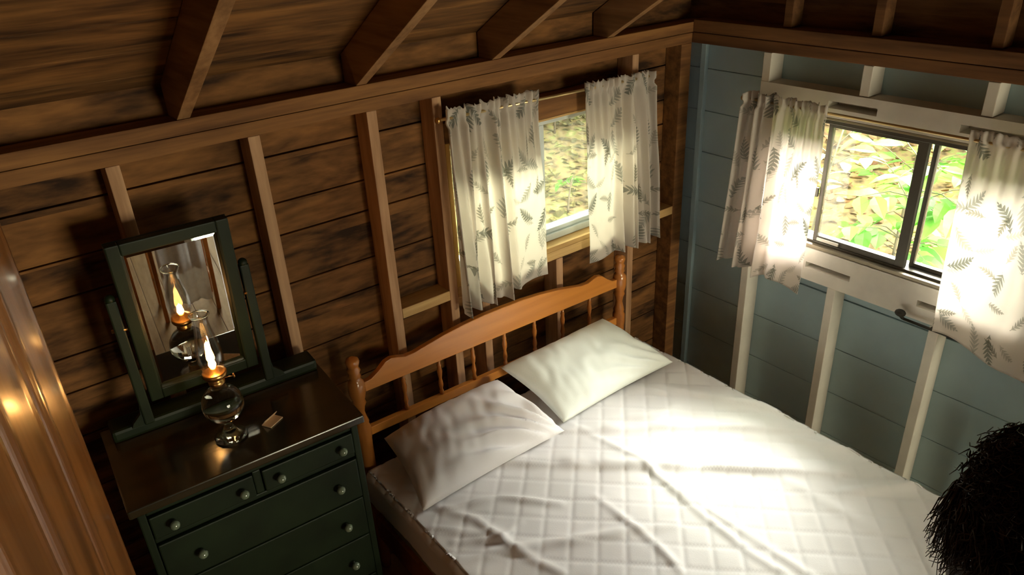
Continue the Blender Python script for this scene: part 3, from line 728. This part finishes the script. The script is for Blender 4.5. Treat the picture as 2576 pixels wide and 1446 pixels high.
for s in (-1, 1):
    x = mxc + s*(gw+fb+0.022)
    p = MB().box(x-0.014, x+0.014, 0.092, 0.118, 1.151, 1.56, 0.004)
    p.prism([(x-s*0.014, 1.151), (x+s*0.05, 1.151), (x+s*0.044, 1.165), (x+s*0.018, 1.19), (x+s*0.013, 1.23), (x-s*0.014, 1.24)], 'y', 0.098, 0.112)
    p.ball((x, 0.105, 1.565), 0.014)
    po = p.out('mirror_post', M['green'], dr)
    MB().tube([(x-s*0.022, 0.095, mz), (x+s*0.02, 0.105, mz)], 0.006, 10).out('pivot_knob', M['brass'], po)

# ------------------------------------------------------------------ oil lamp
LX, LY, LZ = -2.388, -0.300, 1.1294
lp = thing('oil_lamp', (LX, LY, LZ), 'lit glass oil lamp with tall chimney on the dresser before the mirror', 'lamp')
MB().lathe([(0.046, 0), (0.048, 0.006), (0.040, 0.014), (0.022, 0.024), (0.013, 0.040), (0.012, 0.050), (0.020, 0.062), (0.022, 0.066), (0.010, 0.0665)], (LX, LY, LZ), 32).out('foot', M['fontglass'], lp)
MB().lathe([(0.014, 0.067), (0.034, 0.072), (0.050, 0.086), (0.0585, 0.106), (0.0595, 0.124), (0.055, 0.146), (0.042, 0.166), (0.026, 0.178), (0.020, 0.184), (0.019, 0.190)], (LX, LY, LZ), 36).out('font', M['fontglass'], lp)
bn = MB().lathe([(0.021, 0.190), (0.023, 0.193), (0.023, 0.204), (0.018, 0.207), (0.020, 0.212), (0.032, 0.218), (0.034, 0.222), (0.034, 0.232), (0.031, 0.233), (0.020, 0.236), (0.012, 0.246), (0.007, 0.248)], (LX, LY, LZ), 28).out('burner', M['brass'], lp)
MB().tube([(LX+0.022, LY-0.005, LZ+0.205), (LX+0.045, LY-0.012, LZ+0.205)], 0.0016, 8).lathe([(0.007, -0.002), (0.007, 0.002)], (LX+0.047, LY-0.012, LZ+0.205), 12, Matrix.Rotation(PI/2, 3, 'Y')).out('wick_knob', M['brass'], bn)
ch = [(0.0295, 0.234), (0.0300, 0.246), (0.0350, 0.262), (0.0375, 0.284), (0.0365, 0.305), (0.0320, 0.332), (0.0265, 0.358), (0.0225, 0.382), (0.0210, 0.398), (0.0225, 0.410), (0.0260, 0.418), (0.0268, 0.420)]
MB().lathe(ch + [(r-0.0022, z) for r, z in reversed(ch)], (LX, LY, LZ), 40, cap=False).out('chimney', M['lampglass'], lp)
tor = MB()
tor.tube([(LX+0.0262*math.cos(2*PI*i/28), LY+0.0262*math.sin(2*PI*i/28), LZ+0.420) for i in range(29)], 0.0022, 8); tor.out('chimney_rim', M['fontglass'], lp)
fl = [(0.002, 0.246), (0.0085, 0.250), (0.0108, 0.257), (0.0095, 0.265), (0.0060, 0.274), (0.003, 0.281), (0.0008, 0.286)]
fo = MB().lathe(fl, (LX, LY, LZ), 16).out('flame', emit('flame', (1.0, 0.50, 0.14), 90), lp)
ld = bpy.data.lights.new('flame_light', 'POINT'); ld.energy = 7.5; ld.color = (1.0, 0.46, 0.13); ld.shadow_soft_size = 0.008
lo = bpy.data.objects.new('flame_light', ld); COL.objects.link(lo); lo.location = (LX, LY, LZ+0.272)

# folded paper matchbook on the dresser
m = MB()
RM = Matrix.Translation((-2.265, -0.315, 1.1294)) @ Matrix.Rotation(0.5, 4, 'Z')
m.box(-0.028, 0.028, -0.018, 0.018, 0.0, 0.004, 0.001, RM)
m.box(-0.028, 0.028, -0.001, 0.001, 0.0, 0.022, 0.0, RM @ Matrix.Translation((0, 0.016, 0.003)) @ Matrix.Rotation(0.7, 4, 'X'))
tag(m.out('matchbook', M['paper']), 'small open tan matchbook lying on the dresser right of the lamp', 'matchbook')

# ------------------------------------------------------------------ cloth on a low rack behind, seen in the mirror
tr_ = thing('towel_rack', (-2.16, -2.30, 0.0), 'low wooden rack seen only in the dresser mirror, under a white towel', 'towel rack')
for sx in (-1, 1):
    for sy in (-1, 1):
        MB().box(-2.16+sx*0.15-0.012, -2.16+sx*0.15+0.012, -2.30+sy*0.10-0.012, -2.30+sy*0.10+0.012, 0.0, 0.86, 0.003).out('leg', M['maple_z'], tr_)
for sy in (-1, 1):
    MB().tube([(-2.30, -2.30+sy*0.10, 0.84), (-2.02, -2.30+sy*0.10, 0.84)], 0.010, 10).out('bar', M['maple'], tr_)
for sx in (-1, 1):
    MB().tube([(-2.16+sx*0.15, -2.39, 0.20), (-2.16+sx*0.15, -2.21, 0.20)], 0.009, 10).out('stretcher', M['maple_z'], tr_)
def towel(u, v):
    x = -2.285 + 0.25*u; L_ = v*1.5
    wv = 0.013*math.sin(u*14+1.0)+0.006*math.sin(u*31)
    if L_ < 0.74: return (x, -2.178+wv, 0.11+L_)
    if L_ < 0.78: t_ = (L_-0.74)/0.04*PI; return (x, -2.198+0.02*math.cos(t_)+wv*math.cos(t_)**2*(1 if t_ < PI/2 else 0), 0.852+0.012*math.sin(t_))
    return (x, -2.218-wv*0.15, 0.85-(L_-0.78)*0.7)
tag(MB().grid(towel, 60, 60).out('towel', M['white_curtain'], None, solid=0.004), 'white towel hanging in folds, seen only at the left of the dresser mirror', 'towel')

# ------------------------------------------------------------------ person at the foot of the bed (head in the lower right corner)
F = Vector((-0.84, 0.54, 0)).normalized(); Lf = Vector((-F.y, F.x, 0)); UPV = Vector((0, 0, 1))
PB = Vector((-1.60, -2.075, 0)) - F*0.12
def pp(f, l, z): return PB + F*f + Lf*l + UPV*z
per = thing('person', (PB.x, PB.y, 0), 'person with dark curly hair and dark clothes standing at the foot of the bed', 'person')
def skin_mesh(name, chains, mat, parent, rootv=0, sub=2):
    verts, edges, rad, idx = [], [], [], {}
    for chn in chains:
        prev = None
        for key, p, r in chn:
            if key not in idx:
                idx[key] = len(verts); verts.append(tuple(Vector(p) - per.location)); rad.append(r)
            if prev is not None: edges.append((prev, idx[key]))
            prev = idx[key]
    me = bpy.data.meshes.new(name); me.from_pydata(verts, edges, [])
    o = bpy.data.objects.new(name, me); COL.objects.link(o)
    sk = o.modifiers.new('skin', 'SKIN'); sk.use_smooth_shade = True
    for i, sv in enumerate(me.skin_vertices[0].data):
        r = rad[i]; sv.radius = r if isinstance(r, tuple) else (r, r); sv.use_root = (i == rootv)
    ss = o.modifiers.new('smooth', 'SUBSURF'); ss.levels = sub; ss.render_levels = sub
    bpy.context.view_layer.update()
    dg = bpy.context.evaluated_depsgraph_get()
    m2 = bpy.data.meshes.new_from_object(o.evaluated_get(dg)); m2.name = name
    bpy.data.objects.remove(o)
    m2.materials.clear(); m2.materials.append(mat)
    for p in m2.polygons: p.use_smooth = True
    o2 = bpy.data.objects.new(name, m2); COL.objects.link(o2)
    if parent is not None: o2.parent = parent
    return o2
spine = [('pel', pp(-0.06, 0, 0.90), (0.15, 0.11)), ('waist', pp(-0.05, 0, 1.06), (0.13, 0.10)), ('chest', pp(-0.01, 0, 1.24), (0.15, 0.11)), ('shl', pp(0.03, 0, 1.36), (0.12, 0.085)),
         ('neck', pp(0.06, 0, 1.43), 0.052), ('nk2', pp(0.085, 0, 1.48), 0.052), ('jaw', pp(0.115, 0, 1.54), 0.075), ('head', pp(0.115, 0, 1.61), 0.092), ('crown', pp(0.10, 0, 1.675), 0.07)]
chains = [spine]
for s, nm in ((1, 'l'), (-1, 'r')):
    chains.append([('pel', 0, 0), ('hip'+nm, pp(-0.06, 0.10*s, 0.83), 0.088), ('knee'+nm, pp(-0.04, 0.10*s, 0.47), 0.056), ('ank'+nm, pp(-0.07, 0.10*s, 0.09), 0.036), ('toe'+nm, pp(0.08, 0.12*s, 0.035), 0.032)])
    hand = pp(0.02, 0.26*s, 0.74)
    chains.append([('shl', 0, 0), ('sho'+nm, pp(0.02, 0.17*s, 1.345), 0.058), ('elb'+nm, pp(-0.04, 0.235*s, 1.06), 0.040), ('wri'+nm, pp(0.01, 0.25*s, 0.82), 0.027), ('palm'+nm, hand, 0.034)])
    for k in range(4):
        o_ = (k-1.5)*0.019; ln = (0.062, 0.072, 0.067, 0.052)[k]
        b0 = hand + F*o_ - UPV*0.025
        chains.append([('palm'+nm, 0, 0), ('f%d%s' % (k, nm), b0 - UPV*0.02, 0.009), ('g%d%s' % (k, nm), b0 - UPV*(0.02+ln*0.5) + Lf*(-s*0.006), 0.0085), ('h%d%s' % (k, nm), b0 - UPV*(0.02+ln) + Lf*(-s*0.022), 0.007)])
    tb = hand + F*0.034 + UPV*0.015
    chains.append([('palm'+nm, 0, 0), ('t1'+nm, tb, 0.011), ('t2'+nm, tb + F*0.018 - UPV*0.035, 0.009)])
body = skin_mesh('body', chains, M['skin'], per)
# face: nose, brows, eyes, ears, lips joined to the body mesh
bm = bmesh.new(); bm.from_mesh(body.data)
hc = pp(0.115, 0, 1.60) - per.location
def dot(f, l, z, r, sx, sy, sz):
    g = bmesh.ops.create_uvsphere(bm, u_segments=12, v_segments=8, radius=r, matrix=Matrix.Translation(hc + F*f + Lf*l + UPV*z) @ Matrix.Rotation(math.atan2(F.y, F.x), 4, 'Z') @ Matrix.Diagonal((sx, sy, sz, 1)))
    for v in g['verts']:
        for fc in v.link_faces: fc.smooth = True
dot(0.098, 0, -0.02, 0.016, 1.2, 0.9, 1.7)
for s in (1, -1):
    dot(0.080, 0.032*s, 0.005, 0.012, 0.8, 1.1, 0.8); dot(0.082, 0.032*s, 0.022, 0.010, 0.8, 2.0, 0.6); dot(-0.005, 0.088*s, -0.01, 0.020, 0.9, 0.5, 1.5)
dot(0.083, 0, -0.058, 0.010, 0.8, 2.2, 0.6); dot(0.070, 0, -0.095, 0.022, 0.9, 1.1, 0.9)
bm.to_mesh(body.data); bm.free()
skin_mesh('shirt', [[('pel', pp(-0.06, 0, 0.90), (0.168, 0.128)), ('waist', pp(-0.05, 0, 1.06), (0.15, 0.118)), ('chest', pp(-0.01, 0, 1.24), (0.168, 0.128)), ('shl', pp(0.03, 0, 1.36), (0.135, 0.10)), ('neck', pp(0.055, 0, 1.425), 0.066)]] +
          [[('shl', 0, 0), ('sho'+nm, pp(0.02, 0.17*s, 1.345), 0.072), ('elb'+nm, pp(-0.04, 0.235*s, 1.06), 0.053), ('wri'+nm, pp(0.005, 0.249*s, 0.85), 0.040)] for s, nm in ((1, 'l'), (-1, 'r'))], M['shirt'], per)
skin_mesh('trousers', [[('pel', pp(-0.06, 0, 0.93), (0.158, 0.122)), ('low', pp(-0.06, 0, 0.86), (0.155, 0.12))]] +
          [[('low', 0, 0), ('hip'+nm, pp(-0.06, 0.10*s, 0.80), 0.10), ('knee'+nm, pp(-0.04, 0.10*s, 0.47), 0.070), ('ank'+nm, pp(-0.07, 0.10*s, 0.10), 0.058)] for s, nm in ((1, 'l'), (-1, 'r'))], M['trousers'], per)
# hair: a close cap with many curls
m = MB(); hw_ = pp(0.10, 0, 1.635)
def cap(u, v):
    th = 2*PI*u; ph = v*PI*0.78
    d = F*(math.sin(ph)*math.cos(th)) + Lf*(math.sin(ph)*math.sin(th)) + UPV*math.cos(ph)
    front = max(0, d.dot(F)); lowc = 1 - 0.0*front
    r = 0.116 + 0.012*n3(d.x*5, d.y*5, d.z*5)
    if front > 0.8 and d.z < -0.45: r = 0.085
    return hw_ + d*r
m.grid(cap, 40, 22)
for i in range(2200):
    z = R.uniform(-0.75, 1); th = R.uniform(0, 2*PI); s = math.sqrt(1-z*z)
    d = F*(s*math.cos(th)) + Lf*(s*math.sin(th)) + UPV*z
    if d.dot(F) > 0.85 and z < -0.45: continue
    st = hw_ + d*0.110
    side = d.cross(UPV).normalized() if abs(z) < 0.95 else F
    dn_ = (side.cross(d)).normalized()
    ln = R.uniform(0.025, 0.065) + (0.045 if z < 0 else 0); cr = R.uniform(0.006, 0.013); tw = R.uniform(12, 20); p0 = R.uniform(0, 6)
    fall = Vector((0, 0, -1))
    pts = []
    for k in range(11):
        t_ = k/10
        ax = st + d*ln*((0.55 if z < 0.2 else 0.75)*t_) + fall*ln*(0.9 if z < 0.2 else 0.35)*t_*t_ + side*0.01*math.sin(p0+t_*3)
        pts.append(ax + (side*math.cos(tw*t_+p0) + dn_*math.sin(tw*t_+p0))*cr*min(1, t_*3))
    m.tube(pts, [0.0036*(1-0.85*k/10) for k in range(11)], 5)
m.out('hair', M['hair'], per)

# ------------------------------------------------------------------ outdoors: leaf-strewn slope and saplings
def gz(x, y):
    d = math.hypot(max(0, x-0.15), max(0, y-0.15))
    return -0.30 + 0.20*d + 0.10*n3(x*0.6, y*0.6, 5)*min(1, d) + 0.02*n3(x*3, y*3, 1)
mb = MB()
mb.grid(lambda u, v: ((-8+22*u), (-9+21*v), gz(-8+22*u, -9+21*v) if (-8+22*u > 0.15 or -9+21*v > 0.15) else -0.35), 110, 105)
tag(mb.out('ground', M['soil']), kind='structure')
def leaf(bm, c, d, nrm, ln, wd, curl=0.15):
    d = d.normalized(); s = nrm.cross(d).normalized(); up = d.cross(s)
    prof = ((0, 0.02), (0.2, 0.75), (0.42, 1.0), (0.7, 0.72), (1.0, 0.0))
    mid, lft, rgt = [], [], []
    for t_, w in prof:
        p = c + d*ln*t_ - up*curl*ln*t_*t_
        mid.append(bm.verts.new(p)); 
        if w > 0.01: lft.append(bm.verts.new(p+s*wd*w*.5+up*wd*.12*w)); rgt.append(bm.verts.new(p-s*wd*w*.5+up*wd*.12*w))
    for i in range(len(prof)-2):
        bm.faces.new((mid[i], mid[i+1], lft[i+1], lft[i])); bm.faces.new((mid[i+1], mid[i], rgt[i], rgt[i+1]))
    bm.faces.new((mid[-2], mid[-1], lft[-1])); bm.faces.new((mid[-1], mid[-2], rgt[-1]))
M['leaf_shade'] = leafmat('fallen leaves darkened as shade', (0.06, 0.05, 0.010), (0.26, 0.21, 0.06), 0.1)  # darker copy of the litter, canopy shade put into its colour
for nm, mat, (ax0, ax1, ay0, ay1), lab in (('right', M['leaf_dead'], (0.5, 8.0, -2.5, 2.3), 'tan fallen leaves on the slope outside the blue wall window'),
                                      ('back', M['leaf_shade'], (-1.2, 4.5, 0.9, 6.5), 'olive brown fallen leaves outside the window in the brown wall')):
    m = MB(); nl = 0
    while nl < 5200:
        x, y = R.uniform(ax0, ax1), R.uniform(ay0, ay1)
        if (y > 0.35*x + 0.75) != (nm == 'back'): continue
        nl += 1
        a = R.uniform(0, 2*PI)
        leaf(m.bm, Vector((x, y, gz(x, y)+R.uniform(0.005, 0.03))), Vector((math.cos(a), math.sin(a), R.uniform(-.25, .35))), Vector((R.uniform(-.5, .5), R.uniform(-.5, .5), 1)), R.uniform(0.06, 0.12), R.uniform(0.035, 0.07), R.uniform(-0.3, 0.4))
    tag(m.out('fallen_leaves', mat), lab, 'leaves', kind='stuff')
def sapling(x, y, top, lean, label, nleaf, ln, mat, spread, zmin=0.2):
    z0 = gz(x, y)
    t = thing('sapling', (x, y, z0), label, 'plant', 'young saplings outside the windows')
    st = MB(); lf = MB(); rng = random.Random(int(x*100+y*37))
    P = [Vector((x+lean[0]*k*k, y+lean[1]*k*k, z0-0.02+(top-z0)*k)) for k in [i/8 for i in range(9)]]
    st.tube(P, [0.012*(1-.7*i/8) for i in range(9)], 7)
    for i in range(int(nleaf/6)):
        k = zmin + (1-zmin)*rng.random()
        b = P[0].lerp(P[8], k); b = Vector((x+lean[0]*k*k, y+lean[1]*k*k, b.z))
        a = rng.uniform(0, 2*PI); d = Vector((math.cos(a), math.sin(a), rng.uniform(0, .5)))
        e = b + d*spread*rng.uniform(0.4, 1.0)
        st.tube([b, b.lerp(e, .5)+Vector((0, 0, .03)), e], [0.004, 0.003, 0.0015], 5)
        for j in range(6):
            q = b.lerp(e, 0.35+0.65*j/5); sd = 1 if j % 2 else -1
            dv = d*0.5 + Vector((-d.y, d.x, 0))*sd*rng.uniform(.5, 1) + Vector((0, 0, rng.uniform(-.6, .1)))
            leaf(lf.bm, q, dv, Vector((rng.uniform(-.4, .4), rng.uniform(-.4, .4), 1)), ln*rng.uniform(.7, 1.25), ln*rng.uniform(.42, .6), rng.uniform(0, .35))
    st.out('stem', M['bark'], t); lf.out('foliage', mat, t)
    return t
sapling(1.05, -0.62, 1.62, (0.05, -0.05), 'bright green sapling just outside the blue wall window, left pane', 190, 0.15, M['leaf_green'], 0.42, 0.12)
sapling(1.85, -0.25, 1.60, (0.0, -0.05), 'leafy green sapling farther up the slope behind the nearest sapling', 150, 0.15, M['leaf_green'], 0.50, 0.1)
sapling(0.75, -0.22, 1.55, (0.1, -0.12), 'pale green sapling at the left edge of the blue wall window, behind its curtain', 110, 0.12, M['leaf_pale'], 0.30, 0.1)
sapling(1.30, -1.00, 1.72, (0.05, 0.0), 'pale leafed sapling outside the right pane of the blue wall window', 60, 0.16, M['leaf_pale'], 0.36, 0.70)
sapling(2.05, 3.35, 1.05, (0.0, 0.0), 'low green sapling up the slope, at the top of the window above the headboard', 90, 0.12, M['leaf_green'], 0.40, 0.25)
sapling(1.15, 2.15, 0.48, (0.05, 0.0), 'small green seedling at the bottom of the window above the headboard', 24, 0.10, M['leaf_green'], 0.15, 0.5)
